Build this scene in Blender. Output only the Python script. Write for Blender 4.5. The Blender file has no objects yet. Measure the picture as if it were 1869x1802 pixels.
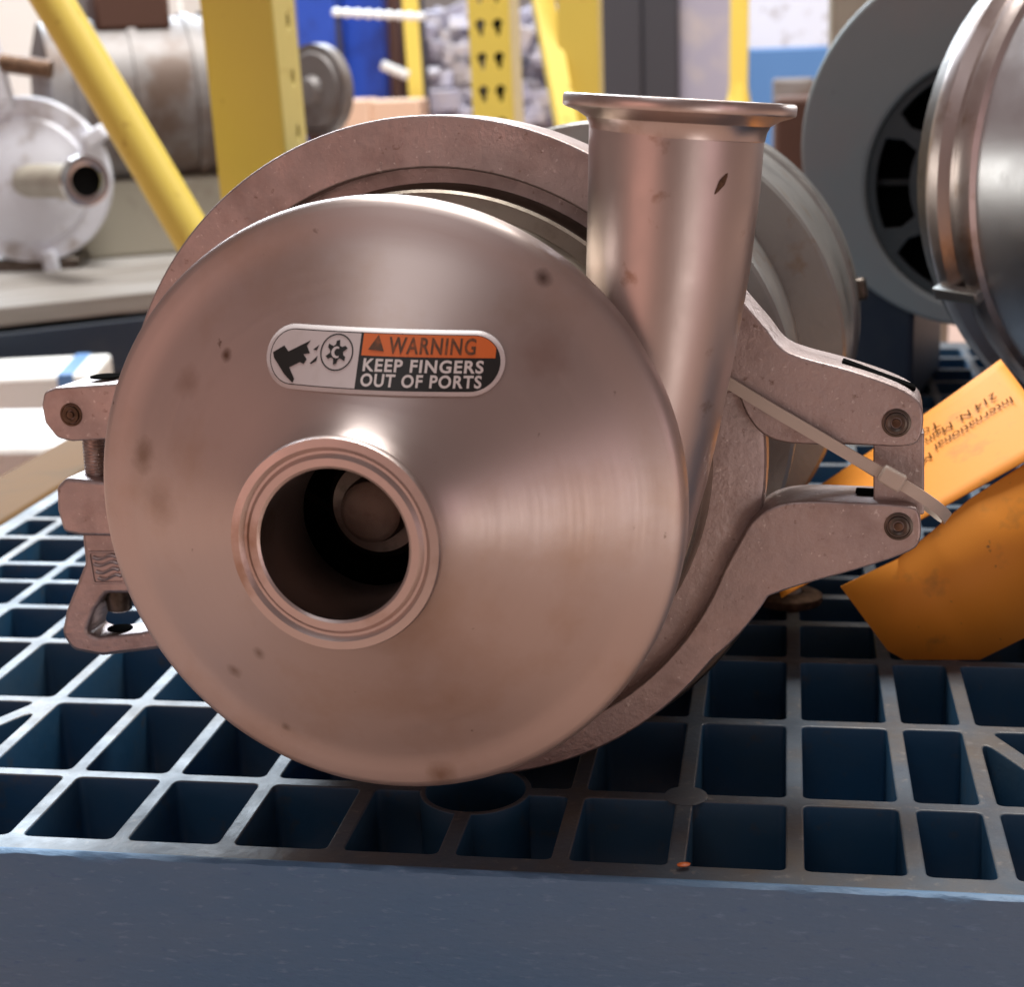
import bpy, bmesh, math, random
from mathutils import Vector, Matrix
random.seed(7)
scene = bpy.context.scene
COL = scene.collection
PI = math.pi

# ------------------------------------------------------------------ camera
FPX, CX, CY = 3000.0, 934.5, 901.0            # photograph focal length / centre in its own pixels
PITCH, YAW, ROLL = math.radians(15.32), math.radians(9.72), math.radians(-2.05)
CAM = Vector((0, 0, .265))
FW = Vector((-math.sin(YAW)*math.cos(PITCH), math.cos(YAW)*math.cos(PITCH), -math.sin(PITCH)))
_rt = Vector((math.cos(YAW), math.sin(YAW), 0)); _up = _rt.cross(FW)
RT = _rt*math.cos(ROLL) + _up*math.sin(ROLL); UP = -_rt*math.sin(ROLL) + _up*math.cos(ROLL)
cd = bpy.data.cameras.new('camera'); cam = bpy.data.objects.new('camera', cd); COL.objects.link(cam)
cam.matrix_world = Matrix((RT, UP, -FW)).transposed().to_4x4(); cam.location = CAM
cd.sensor_width = 36; cd.lens = FPX/1869*36; cd.clip_start = .01; cd.clip_end = 60
cd.dof.use_dof = True; cd.dof.focus_distance = .56; cd.dof.aperture_fstop = 17
scene.camera = cam
scene.view_settings.view_transform = 'Standard'; scene.view_settings.look = 'None'
scene.view_settings.exposure = 0; scene.view_settings.gamma = 1

# ------------------------------------------------------------------ light
world = bpy.data.worlds.new('World'); scene.world = world; world.use_nodes = True
bg = world.node_tree.nodes['Background']; bg.inputs[0].default_value = (.40, .285, .268, 1); bg.inputs[1].default_value = .50

def area(name, loc, target, size, power, col, sy=None):
    l = bpy.data.lights.new(name, 'AREA'); l.energy = power; l.color = col
    l.shape = 'RECTANGLE'; l.size = size; l.size_y = sy or size
    o = bpy.data.objects.new(name, l); COL.objects.link(o); o.location = loc
    o.rotation_euler = (Vector(target)-Vector(loc)).to_track_quat('-Z', 'Y').to_euler()
    return o
area('daylight_door', (-2.2, 5.2, 2.7), (-.3, .8, 0), 3.0, 400, (.76, .88, 1.0), 2.2)       # bright doorway behind, cool
area('ceiling_lamp', (.9, 1.9, 2.5), (-.15, .9, 0), .6, 27, (1, .95, .88), 1.4)              # tube lamps over the racks
area('aisle_lamp', (-.3, 1.9, 3.6), (-.6, 3.3, .2), 1.6, 250, (1, .98, .95))
area('fill_warm', (-1.3, -1.2, .1), (-.15, .5, .1), 1.3, 4.2, (1, .52, .42), 1.0)         # added unseen warm fill for orange-brown reflections in the steel
area('fill_rose', (1.5, -.8, .12), (-.05, .55, .1), .7, 2.3, (1, .68, .72), .75)  # added unseen fill, makes the pink fan on the cover's right
area('fill_pale', (-.6, -1.5, 2.2), (-.1, .55, .1), 1.2, 5.0, (.95, .95, 1), 1.0)  # added unseen fill, lightens the upper cone and the pallet's front board
area('fill_low', (.50, -.40, -.12), (-.08, .5, .06), .3, 1.2, (1, .93, .88), .3)  # added near the floor, unseen, for a beige fan on the cover

# ------------------------------------------------------------------ helpers
def W(px, py, Z):
    return CAM + (FW + RT*((px-CX)/FPX) - UP*((py-CY)/FPX))*Z
def ground(px, py, z=0):
    d = FW + RT*((px-CX)/FPX) - UP*((py-CY)/FPX)
    return CAM + d*((z-CAM.z)/d.z)

def link(name, me, mat, parent=None, bevel=0, angle=35, seg=2):
    me.materials.clear(); me.materials.append(mat)
    for p in me.polygons: p.use_smooth = True
    me.set_sharp_from_angle(angle=math.radians(angle))
    o = bpy.data.objects.new(name, me); COL.objects.link(o)
    if parent: o.parent = parent
    if bevel:
        b = o.modifiers.new('bevel', 'BEVEL'); b.width = bevel; b.segments = seg
        b.limit_method = 'ANGLE'; b.angle_limit = math.radians(40); b.harden_normals = False
    return o
def tag(o, label=None, cat=None, group=None, kind=None):
    if label: o['label'] = label
    if cat: o['category'] = cat
    if group: o['group'] = group
    if kind: o['kind'] = kind
    return o
def empty(name, loc=(0, 0, 0), rot=None):
    o = bpy.data.objects.new(name, None); COL.objects.link(o); o.location = loc
    o.empty_display_size = .02
    if rot is not None: o.rotation_euler = rot
    return o

class MB:
    def __init__(s): s.v = []; s.f = []
    def add(s, vs, fs):
        b = len(s.v); s.v += [tuple(v) for v in vs]; s.f += [tuple(i+b for i in f) for f in fs]; return s
    def box(s, c, d, M=None):
        x, y, z = (k/2 for k in d)
        vs = [Vector((sx*x, sy*y, sz*z)) for sx in (-1, 1) for sy in (-1, 1) for sz in (-1, 1)]
        if M: vs = [M @ v for v in vs]
        vs = [v+Vector(c) for v in vs]
        return s.add(vs, [(0, 1, 3, 2), (4, 6, 7, 5), (0, 4, 5, 1), (2, 3, 7, 6), (0, 2, 6, 4), (1, 5, 7, 3)])
    def lathe(s, prof, n=96, c=(0, 0, 0), axis='y', close=False, caps=True):
        """prof: list of (r, h)"""
        c = Vector(c); vs = []; fs = []
        for r, h in prof:
            for k in range(n):
                a = 2*PI*k/n; u, w = r*math.cos(a), r*math.sin(a)
                vs.append(c + Vector((u, h, w) if axis == 'y' else (u, w, h) if axis == 'z' else (h, u, w)))
        m = len(prof); flip = axis == 'y'
        for i in range(m if close else m-1):
            j = (i+1) % m
            for k in range(n):
                q = (i*n+k, i*n+(k+1) % n, j*n+(k+1) % n, j*n+k)
                fs.append(q[::-1] if flip else q)
        s.add(vs, fs)
        if not close and caps:
            b = len(s.v)-m*n
            for e, (r, h) in ((0, prof[0]), (m-1, prof[-1])):
                if r > 1e-6:
                    ring = tuple(b+e*n+k for k in range(n))
                    s.f.append(ring if (e == 0) == flip else ring[::-1])
        return s
    def tube(s, pts, rad, n=12, caps=True):
        pts = [Vector(p) for p in pts]; rs = rad if isinstance(rad, (list, tuple)) else [rad]*len(pts)
        t0 = (pts[1]-pts[0]).normalized(); ref = Vector((0, 0, 1)) if abs(t0.z) < .9 else Vector((1, 0, 0))
        u = t0.cross(ref).normalized(); vs = []; fs = []
        for i, p in enumerate(pts):
            a = pts[max(i-1, 0)]; b = pts[min(i+1, len(pts)-1)]; t = (b-a).normalized()
            u = (u-t*u.dot(t)).normalized(); w = t.cross(u)
            for k in range(n):
                an = 2*PI*k/n; vs.append(p+(u*math.cos(an)+w*math.sin(an))*rs[i])
        for i in range(len(pts)-1):
            for k in range(n): fs.append((i*n+k, i*n+(k+1) % n, (i+1)*n+(k+1) % n, (i+1)*n+k))
        if caps: fs += [tuple(range(n))[::-1], tuple((len(pts)-1)*n+k for k in range(n))]
        return s.add(vs, fs)
    def ribbon(s, pts, width_dir, w, th):
        """flat strap along pts"""
        pts = [Vector(p) for p in pts]; vs = []; fs = []; wd = Vector(width_dir).normalized()
        for i, p in enumerate(pts):
            t = (pts[min(i+1, len(pts)-1)]-pts[max(i-1, 0)]).normalized()
            d = (wd-t*wd.dot(t)).normalized(); n = t.cross(d)
            for a, b in ((-1, -1), (1, -1), (1, 1), (-1, 1)): vs.append(p+d*a*w/2+n*b*th/2)
        for i in range(len(pts)-1):
            for k in range(4): fs.append((i*4+k, i*4+(k+1) % 4, (i+1)*4+(k+1) % 4, (i+1)*4+k))
        m = (len(pts)-1)*4
        fs += [(3, 2, 1, 0), (m, m+1, m+2, m+3)]
        return s.add(vs, fs)
    def mesh(s, name='m'):
        me = bpy.data.meshes.new(name); me.from_pydata(s.v, [], s.f); me.validate(); me.update(); return me
    def build(s, name, mat, parent=None, bevel=0, angle=35, seg=2):
        return link(name, s.mesh(name), mat, parent, bevel, angle, seg)

def plate_mesh(outlines, thick, M=None, bev=0.0, flatten=None):
    """2-D outlines (outer + holes) filled and extruded along local Z (centre on z=0), as a mesh"""
    cu = bpy.data.curves.new('t', 'CURVE'); cu.dimensions = '2D'; cu.fill_mode = 'BOTH'
    cu.extrude = max(thick/2-bev, 1e-5); cu.bevel_depth = bev; cu.bevel_resolution = 2; cu.offset = -bev if bev else 0
    for pts in outlines:
        sp = cu.splines.new('POLY'); sp.points.add(len(pts)-1); sp.use_cyclic_u = True
        for i, (x, y) in enumerate(pts): sp.points[i].co = (x, y, 0, 1)
    me = curve_mesh(cu)
    if M: me.transform(M)
    if M and M.determinant() < 0: me.flip_normals()
    return me
def curve_mesh(cu):
    o = bpy.data.objects.new('t', cu); COL.objects.link(o)
    dg = bpy.context.evaluated_depsgraph_get(); dg.update()
    me = bpy.data.meshes.new_from_object(o.evaluated_get(dg), preserve_all_data_layers=False, depsgraph=dg)
    bpy.data.objects.remove(o); bpy.data.curves.remove(cu)
    return me
def text_mesh(txt, size, off=0.0, spacing=1.0, extrude=0):
    cu = bpy.data.curves.new('t', 'FONT'); cu.body = txt; cu.size = size; cu.offset = off; cu.extrude = extrude
    cu.space_character = spacing; cu.fill_mode = 'FRONT' if not extrude else 'BOTH'; cu.resolution_u = 4
    return curve_mesh(cu)
def circle(cx, cy, r, n=32): return [(cx+r*math.cos(2*PI*k/n), cy+r*math.sin(2*PI*k/n)) for k in range(n)]
def rounded(poly, r, n=5):
    """round every corner of a polygon"""
    out = []; m = len(poly)
    for i in range(m):
        p = Vector(poly[i]); a = Vector(poly[i-1])-p; b = Vector(poly[(i+1) % m])-p
        la, lb = a.length, b.length; a.normalize(); b.normalize()
        ri = r[i] if isinstance(r, (list, tuple)) else r
        ang = a.angle(b); d = min(ri/max(math.tan(ang/2), .05), la*.45, lb*.45)
        p0, p1 = p+a*d, p+b*d
        for k in range(n+1):
            t = k/n; q = p0*(1-t)**2+p*2*t*(1-t)+p1*t*t; out.append((q.x, q.y))
    return out
def join(mes, name='m'):
    bm = bmesh.new()
    for m in mes: bm.from_mesh(m)
    me = bpy.data.meshes.new(name); bm.to_mesh(me); bm.free(); return me
def bent(me, fn):
    for v in me.vertices: v.co = fn(v.co)
    me.update(); return me

# ------------------------------------------------------------------ materials
def mat(name, base, rough=.5, metal=0., noise=None, bump=None, spec=None, aniso=None, rvar=0, coat=0):
    """noise: list of (scale, lo, hi, colour, detail[, stretch]) stains laid over the base colour"""
    m = bpy.data.materials.new(name); m.use_nodes = True; nt = m.node_tree; N = nt.nodes; Lk = nt.links
    b = N['Principled BSDF']; b.inputs['Roughness'].default_value = rough; b.inputs['Metallic'].default_value = metal
    if spec is not None: b.inputs['Specular IOR Level'].default_value = spec
    if coat: b.inputs['Coat Weight'].default_value = coat
    tc = N.new('ShaderNodeTexCoord')
    col = None; rgh = None
    def ntex(scale, det, stretch=None, seed=0):
        mp = N.new('ShaderNodeMapping'); Lk.new(tc.outputs['Object'], mp.inputs[0])
        mp.inputs['Location'].default_value = (seed*1.37, seed*.71, seed*2.1)
        if stretch: mp.inputs['Scale'].default_value = stretch
        t = N.new('ShaderNodeTexNoise'); t.inputs['Scale'].default_value = scale; t.inputs['Detail'].default_value = det
        t.inputs['Roughness'].default_value = .6
        Lk.new(mp.outputs[0], t.inputs[0]); return t
    for i, st in enumerate(noise or []):
        sc, lo, hi, c, det = st[:5]; stretch = st[5] if len(st) > 5 else None
        t = ntex(sc, det, stretch, i+1)
        mr = N.new('ShaderNodeMapRange'); mr.inputs[1].default_value = lo; mr.inputs[2].default_value = hi
        if len(st) > 6: mr.inputs[4].default_value = st[6]
        Lk.new(t.outputs['Fac'], mr.inputs[0])
        mx = N.new('ShaderNodeMix'); mx.data_type = 'RGBA'
        Lk.new(mr.outputs[0], mx.inputs[0])
        if col is None: mx.inputs[6].default_value = (*base, 1)
        else: Lk.new(col, mx.inputs[6])
        mx.inputs[7].default_value = (*c, 1); col = mx.outputs[2]
    if col is None: b.inputs['Base Color'].default_value = (*base, 1)
    else: Lk.new(col, b.inputs['Base Color'])
    if rvar:
        t = ntex(55, 6, None, 9)
        mr = N.new('ShaderNodeMapRange'); mr.inputs[1].default_value = .3; mr.inputs[2].default_value = .7
        mr.inputs[3].default_value = rough-rvar; mr.inputs[4].default_value = rough+rvar
        Lk.new(t.outputs['Fac'], mr.inputs[0]); Lk.new(mr.outputs[0], b.inputs['Roughness'])
    if aniso:
        b.inputs['Anisotropic'].default_value = aniso
        b.inputs['Anisotropic Rotation'].default_value = .25
        tg = N.new('ShaderNodeTangent'); tg.direction_type = 'RADIAL'; tg.axis = 'Y'; Lk.new(tg.outputs[0], b.inputs['Tangent'])
    if bump:
        sc, strength, det = bump[:3]
        t = ntex(sc, det, bump[3] if len(bump) > 3 else None, 5)
        bp = N.new('ShaderNodeBump'); bp.inputs['Strength'].default_value = strength; bp.inputs['Distance'].default_value = .001
        Lk.new(t.outputs['Fac'], bp.inputs['Height']); Lk.new(bp.outputs[0], b.inputs['Normal'])
    return m

STEEL = (.585, .505, .475)
M = {}
M['cover'] = mat('brushed_stainless', STEEL, .33, 1, [(24, .50, .80, (.50, .38, .31), 6), (150, .72, .80, (.16, .10, .07), 3)], (420, .03, 4), aniso=.7, rvar=.05)
def brushed(m, h):
    nt = m.node_tree; N = nt.nodes; Lk = nt.links; b = N['Principled BSDF']
    def math_(op, a, c=None):
        n = N.new('ShaderNodeMath'); n.operation = op
        for k, v in enumerate((a, c)):
            if v is None: continue
            if isinstance(v, (int, float)): n.inputs[k].default_value = v
            else: Lk.new(v, n.inputs[k])
        return n.outputs[0]
    tc = N.new('ShaderNodeTexCoord'); sp = N.new('ShaderNodeSeparateXYZ'); Lk.new(tc.outputs['Object'], sp.inputs[0])
    x = sp.outputs[0]; z = math_('SUBTRACT', sp.outputs[2], h)
    r = math_('SQRT', math_('ADD', math_('MULTIPLY', x, x), math_('MULTIPLY', z, z))); th = math_('ARCTAN2', z, x)
    def noise(kr, kt, det):
        cb = N.new('ShaderNodeCombineXYZ'); Lk.new(math_('MULTIPLY', r, kr), cb.inputs[0]); Lk.new(math_('MULTIPLY', th, kt), cb.inputs[1])
        t = N.new('ShaderNodeTexNoise'); t.inputs['Scale'].default_value = 1; t.inputs['Detail'].default_value = det; t.inputs['Roughness'].default_value = .65
        Lk.new(cb.outputs[0], t.inputs[0]); return t.outputs['Fac']
    fine = noise(2600, 5, 4); mid = noise(420, 1.1, 7)
    bp = N.new('ShaderNodeBump'); bp.inputs['Strength'].default_value = .045; bp.inputs['Distance'].default_value = .0004
    Lk.new(math_('ADD', fine, math_('MULTIPLY', mid, .35)), bp.inputs['Height']); Lk.new(bp.outputs[0], b.inputs['Normal'])
    mr = N.new('ShaderNodeMapRange'); mr.inputs[1].default_value = .35; mr.inputs[2].default_value = .68; mr.inputs[3].default_value = .41; mr.inputs[4].default_value = .46
    Lk.new(mid, mr.inputs[0]); Lk.new(mr.outputs[0], b.inputs['Roughness'])
M_H = .1238
brushed(M['cover'], M_H)
M['steel'] = mat('satin_stainless', STEEL, .34, 1, [(45, .55, .75, (.40, .29, .23), 5)], (300, .05, 4), rvar=.06)
M['tube'] = mat('drawn_stainless', (.57, .495, .47), .40, 1, [(60, .62, .74, (.33, .22, .16), 5)], (220, .04, 4, (1, 1, .15)), rvar=.05)
M['bright'] = mat('polished_stainless', (.66, .60, .57), .16, 1, None, (200, .03, 3))
M['casing'] = mat('shaded_olive_steel', (.30, .26, .215), .42, 1, [(60, .5, .75, (.18, .14, .11), 6)], (300, .1, 4), rvar=.08)  # dull olive steel, darkened further for the shade between cover and clamp
M['shell'] = mat('spun_stainless', (.80, .82, .85), .38, 1, None, (60, .12, 5, (1, 8, 1)), rvar=.06)
M['cast'] = mat('cast_stainless', (.50, .42, .405), .48, 1, [(60, .48, .75, (.38, .30, .28), 7), (300, .64, .76, (.26, .19, .16), 4), (500, .66, .74, (.66, .60, .58), 2)], (420, .32, 5), rvar=.10)
M['hub'] = mat('dull_shaft_end', (.19, .15, .125), .55, .9, [(200, .5, .7, (.16, .12, .10), 4)], (300, .2, 4))
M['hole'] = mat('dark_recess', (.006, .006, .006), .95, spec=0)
M['dark'] = mat('dark_steel', (.12, .10, .085), .38, .9, [(90, .5, .7, (.05, .04, .03), 4)], (200, .1, 4))
M['rust'] = mat('rusty_steel', (.20, .12, .075), .65, .6, [(150, .45, .62, (.09, .05, .03), 5)], (300, .4, 5))
M['motor'] = mat('dull_grey_casting', (.33, .325, .31), .40, .75, [(30, .58, .72, (.26, .17, .10), 6), (18, .5, .75, (.22, .22, .22), 5)], (160, .2, 5), rvar=.06)
M['pallet'] = mat('blue_pallet_plastic', (.022, .088, .175), .45, 0, [(16, .45, .70, (.045, .10, .16), 6), (90, .60, .75, (.07, .09, .11), 5)], (180, .15, 5), rvar=.08)
M['pallet_top'] = mat('dusty_pallet_rib', (.075, .098, .125), .42, 0, [(22, .42, .66, (.11, .10, .09), 6), (240, .60, .75, (.19, .18, .17), 4)], (220, .3, 5), rvar=.10, spec=.38)
M['skirt'] = mat('scuffed_pallet_side', (.085, .195, .35), .55, 0, [(14, .38, .68, (.12, .215, .34), 8, (.35, 1, 1)), (420, .58, .74, (.17, .29, .46), 6, (.30, 1, 1.1)), (520, .60, .74, (.08, .17, .33), 5, (.3, 1, 1)), (150, .70, .80, (.26, .36, .48), 5, (.35, 1, .8))], (420, .7, 6, (.4, 1, 1)), rvar=.08)
M['sticker'] = mat('white_sticker', (.62, .57, .57), .36, 0, [(60, .55, .75, (.52, .47, .45), 5)])
M['orange_ink'] = mat('orange_ink', (.72, .16, .03), .4)
M['black_ink'] = mat('black_ink', (.012, .012, .011), .4)
M['white_ink'] = mat('white_ink', (.70, .66, .65), .4)
M['faded_ink'] = mat('faded_ink', (.10, .045, .02), .45, 0, [(300, .5, .7, (.28, .08, .02), 3)])
M['card'] = mat('orange_card', (.86, .31, .025), .62, 0, [(45, .60, .74, (.55, .22, .03), 4), (160, .70, .77, (.14, .07, .03), 3)], (90, .12, 4))
M['card_ink'] = mat('brown_print', (.07, .035, .012), .9, spec=0)
M['tie'] = mat('natural_nylon', (.62, .55, .47), .35, 0, coat=.2)
M['yellow'] = mat('yellow_rack_paint', (.78, .60, .11), .42, 0, [(40, .62, .74, (.42, .24, .03), 5)], (60, .06, 3), rvar=.05)
M['lit_yellow'] = mat('lit_yellow_paint', (.82, .70, .24), .42, 0, [(40, .62, .74, (.5, .35, .05), 5)])  # yellow paint lightened to carry the light on the post sides
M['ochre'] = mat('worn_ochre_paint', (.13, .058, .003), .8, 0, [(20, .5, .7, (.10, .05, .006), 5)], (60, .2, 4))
M['lit_cream'] = mat('lit_cream_yellow', (.88, .80, .46), .45)  # paler still: the light on the punched post's side is in the colour
M['black'] = mat('black_paint', (.012, .013, .015), .5)
M['teal'] = mat('blue_grey_enamel', (.29, .35, .365), .42, 0, [(12, .45, .68, (.33, .345, .35), 5), (60, .66, .76, (.10, .10, .10), 5)], (50, .1, 4), rvar=.06)
M['guard'] = mat('dark_teal_guard', (.055, .07, .078), .5, 0, [(30, .5, .7, (.08, .09, .095), 5)])
M['wood'] = mat('weathered_boards', (.30, .285, .27), .75, 0, [(9, .42, .6, (.20, .18, .16), 6, (.12, 1, 1))], (60, .3, 5, (.1, 1, 1)))
M['navy'] = mat('dark_blue_plastic', (.012, .025, .05), .5, 0, [(20, .5, .7, (.03, .04, .06), 4)])
M['white_enamel'] = mat('white_enamel', (.78, .81, .90), .4, 0, [(20, .55, .7, (.45, .42, .42), 4)])
M['paper'] = mat('white_board', (.80, .80, .78), .6, 0, [(20, .6, .75, (.66, .65, .62), 4)])
M['beige'] = mat('beige_enamel', (.40, .37, .30), .5, 0, [(14, .5, .7, (.28, .24, .19), 5)])
M['grey'] = mat('grey_enamel', (.22, .205, .20), .5, .2, [(9, .48, .62, (.13, .09, .07), 6)], (40, .3, 5))
M['paleblue'] = mat('pale_blue_enamel', (.40, .52, .66), .45)
M['blue'] = mat('blue_tote_plastic', (.02, .07, .42), .4, 0, [(10, .5, .7, (.015, .04, .25), 3)])
M['midblue'] = mat('light_blue_plastic', (.10, .24, .52), .45)
M['brown'] = mat('rust_brown_paint', (.10, .045, .03), .7)
M['carton'] = mat('pale_cardboard', (.62, .42, .30), .75)
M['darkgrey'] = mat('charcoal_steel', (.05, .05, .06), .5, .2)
M['lilac'] = mat('grey_lilac_film', (.36, .34, .42), .5, 0, [(8, .45, .65, (.50, .44, .42), 5)])
M['concrete'] = mat('warm_tinted_floor', (.40, .27, .215), .7, 0, [(3, .4, .65, (.31, .20, .16), 6)], (30, .2, 5))  # floor tint made warm for the reflections in the steel
M['wall'] = mat('pale_block_wall', (.45, .43, .42), .85, 0, [(2, .4, .65, (.34, .33, .34), 4)])
M['tan'] = mat('dusty_tan_film', (.42, .36, .32), .6)
M['midfilm'] = mat('lavender_film', (.30, .30, .55), .5)
M['mesh'] = mat('galvanised_wire', (.45, .47, .50), .4, .8)

# ------------------------------------------------------------------ setting
FLOOR = -.145
o = MB().box((0, 3, FLOOR-.02), (16, 16, .04)).build('floor', M['concrete']); tag(o, kind='structure')
o = MB().box((0, 8.1, 2.0), (16, .1, 4.4)).build('wall', M['wall']); tag(o, kind='structure')

# ------------------------------------------------------------------ plastic pallet
PX0, PX1, PY0, PY1 = -.457, .50, .481, 1.46
pal = empty('plastic_pallet', (0, 0, FLOOR))
tag(pal, 'dark blue plastic grid pallet carrying the steel pump', 'pallet')
zp = -FLOOR
bars_x = [-.424, -.385, -.346, -.307] + [-.268+.039*i for i in range(9)] + [.0725, .112, .151, .190, .229, .268, .307, .346, .385, .424, .463]
rows_y = [.4915, .5455, .616, .686, .733, .772, .802, .85, .888, .935, .98, 1.03, 1.085, 1.14, 1.19, 1.24, 1.29, 1.34, 1.39, 1.435]
bw = .0062
HOLE = ground(868, 1440); HR = .0185
def clip_circle(poly):
    dense = []
    for i in range(len(poly)):
        a, b = Vector(poly[i-1]), Vector(poly[i]); n = max(1, int((b-a).length/.0012))
        for k in range(1, n+1): dense.append(a+(b-a)*k/n)
    if min((p-HOLE.xy).length for p in dense) > HR+.0022: return poly
    out = []
    for p in dense:
        d = p-HOLE.xy
        out.append(tuple(HOLE.xy+d.normalized()*max(d.length, HR+.0022)))
    return out
xs = [PX0+.008] + bars_x + [PX1-.008]
cells = []
for j in range(len(rows_y)-1):
    y0 = rows_y[j]+(.003 if j == 0 else bw/2); y1 = rows_y[j+1]-bw/2
    for i in range(len(xs)-1):
        x0, x1 = xs[i]+bw/2, xs[i+1]-bw/2
        if x1-x0 < .008: continue
        rr = .0028
        diag = None
        if (i, j) == (xs.index(.0725), 1) or (i, j) == (xs.index(.112), 0): diag = 0
        if (i, j) == (xs.index(.151), 2): diag = 0
        if (i, j) == (xs.index(-.346), 1): diag = 1
        if diag is None:
            cells.append(clip_circle(rounded([(x0, y0), (x1, y0), (x1, y1), (x0, y1)], rr)))
        else:
            g = bw*.62
            if diag == 0:   # rib from far-left to near-right corner
                cells.append(rounded([(x0, y0), (x1-g*1.3, y0), (x0, y1-g*1.8)], rr)); cells.append(rounded([(x1, y1), (x0+g*1.3, y1), (x1, y0+g*1.8)], rr))
            else:
                cells.append(rounded([(x0, y0+g*1.8), (x1-g*1.3, y1), (x0, y1)], rr)); cells.append(rounded([(x1, y1-g*1.8), (x0+g*1.3, y0), (x1, y0)], rr))
cells.append(circle(HOLE.x, HOLE.y, HR, 40))
outer = [(PX0, PY0+.002), (PX1, PY0+.002), (PX1, PY1), (PX0, PY1)]
TH = .052
me = plate_mesh([outer]+cells, TH, Matrix.Translation((0, 0, zp-TH/2)), .0007)
deck = link('deck_grid', me, M['pallet'], pal, angle=50)
# worn, dusty rib tops take their own material by face direction
deck.data.materials.append(M['pallet_top'])
for p in deck.data.polygons:
    if p.normal.z > .6: p.material_index = 1
# rim along the front, with its raised bead, and the side board below
prof = [(0, .0008), (.0012, .0012), (.003, .0002), (.0035, -.003), (.0035, -.0545), (0, -.055), (-.006, -.055), (-.006, -.002)]
vs = []; fs = []; nx = 160
random.seed(3)
for i in range(nx+1):
    x = PX0-.002+(PX1-PX0+.004)*i/nx
    for k, (d, z) in enumerate(prof):
        jit = random.uniform(-.00025, .00025) if k in (1, 2) else 0
        vs.append((x, PY0+.0025-d+jit*.6, zp+z+jit))
m_ = len(prof)
for i in range(nx):
    for k in range(m_): fs.append((i*m_+k, (i+1)*m_+k, (i+1)*m_+(k+1) % m_, i*m_+(k+1) % m_))
fs += [tuple(range(m_)), tuple(nx*m_+k for k in range(m_))[::-1]]
mb = MB(); mb.add(vs, fs); me = mb.mesh(); me.flip_normals() if me.polygons[0].normal.z < 0 else None
link('front_board', me, M['skirt'], pal, angle=50)
for nm, c, d in (('side_board', (PX0-.001, (PY0+PY1)/2+.004, zp-.0285), (.006, PY1-PY0-.004, .053)), ('side_board', (PX1+.001, (PY0+PY1)/2+.004, zp-.0285), (.006, PY1-PY0-.004, .053)), ('back_board', (0, PY1+.002, zp-.0285), (PX1-PX0, .006, .053))):
    MB().box(c, d).build(nm, M['skirt'], pal, .0015)
for bx in (PX0+.05, (PX0+PX1)/2, PX1-.05):
    for by in (PY0+.06, (PY0+PY1)/2, PY1-.06):
        MB().box((bx, by, .046), (.085, .10, .092)).build('foot_block', M['pallet'], pal, .004)
for by in (PY0+.06, (PY0+PY1)/2, PY1-.06):
    MB().box(((PX0+PX1)/2, by, .006), (PX1-PX0-.01, .10, .0115)).build('bottom_runner', M['pallet'], pal, .002)
for q in ((1252, 1454),):
    g = ground(*q); MB().lathe([(.0078, 0), (.0078, .0002), (.0075, .0003), (.0001, .0003)], 36, (g.x, g.y, zp), 'z').build('moulding_mark', M['pallet_top'], pal)
g = ground(1248, 1587)
fl = MB().lathe([(.0001, 0), (.0022, .0001), (.0024, .0005), (.0012, .0009), (.0001, .001)], 9, (0, 0, 0), 'z').build('paint_chip', M['orange_ink'])
fl.location = (g.x, g.y, .0013); fl.scale = (1, .6, 1); fl.rotation_euler = (0, 0, .3)
tag(fl, 'tiny orange paint chip lying on the pallet front rim', 'paint chip')

# ------------------------------------------------------------------ the pump
H = .1238
AZ, EL = math.radians(3.5), math.radians(-2.5)
D = Vector((-.127, .497, .1238))
ay = Vector((math.sin(AZ)*math.cos(EL), math.cos(AZ)*math.cos(EL), math.sin(EL)))
ax = Vector((math.cos(AZ), -math.sin(AZ), 0)); azv = ax.cross(ay)
pump = empty('centrifugal_pump', D-azv*H); pump.rotation_euler = Matrix((ax, ay, azv)).transposed().to_euler()
tag(pump, 'large stainless steel centrifugal pump with warning sticker lying on the blue pallet', 'pump')
def LP(px, py, y):
    """photo pixel -> pump-local (x, z) relative to its axis, on the plane at axial depth y"""
    d = FW + RT*((px-CX)/FPX) - UP*((py-CY)/FPX)
    t = ((D-CAM).dot(ay)+y)/d.dot(ay); P = CAM+d*t-D
    return (P.dot(ax), P.dot(azv))
AXIS = (0, 0, H)
# plate in the pump's cross plane: outline (x, z), front face at axial y0, thickness th backwards
def xplate(name, outlines, y0, th, mt, parent=pump, bev=.001, angle=40):
    T = Matrix(((1, 0, 0, 0), (0, 0, 1, y0+th/2), (0, 1, 0, H), (0, 0, 0, 1)))
    return link(name, plate_mesh(outlines, th, T, bev), mt, parent, angle=angle)

# front cover: rounded rim, shallow cone up to the inlet neck
cone = [(.0905, -.0016), (.0870, -.0026), (.0840, -.0038), (.0805, -.0056), (.060, -.0155), (.045, -.0227), (.036, -.0272), (.0310, -.0305), (.0280, -.0350), (.0268, -.0435)]
def yprof(r):
    pr = cone[::-1]
    if r >= pr[-1][0]: return pr[-1][1]
    for (r0, h0), (r1, h1) in zip(pr, pr[1:]):
        if r0 <= r <= r1: return h0+(h1-h0)*(r-r0)/(r1-r0)
    return pr[0][1]
prof = [(.0915, .0130), (.0968, .0130), (.0981, .0118), (.0985, .0100), (.0985, .0042), (.0983, .0028), (.0977, .0014), (.0966, .0003), (.0950, -.0004)] + cone[:-1] + [(.0268, -.0435)]
MB().lathe(prof[::-1][:1]+prof[::-1][1:], 160, AXIS, caps=False).build('front_cover', M['cover'], pump, angle=30).location = (-.0012, 0, -.0012)
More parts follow.
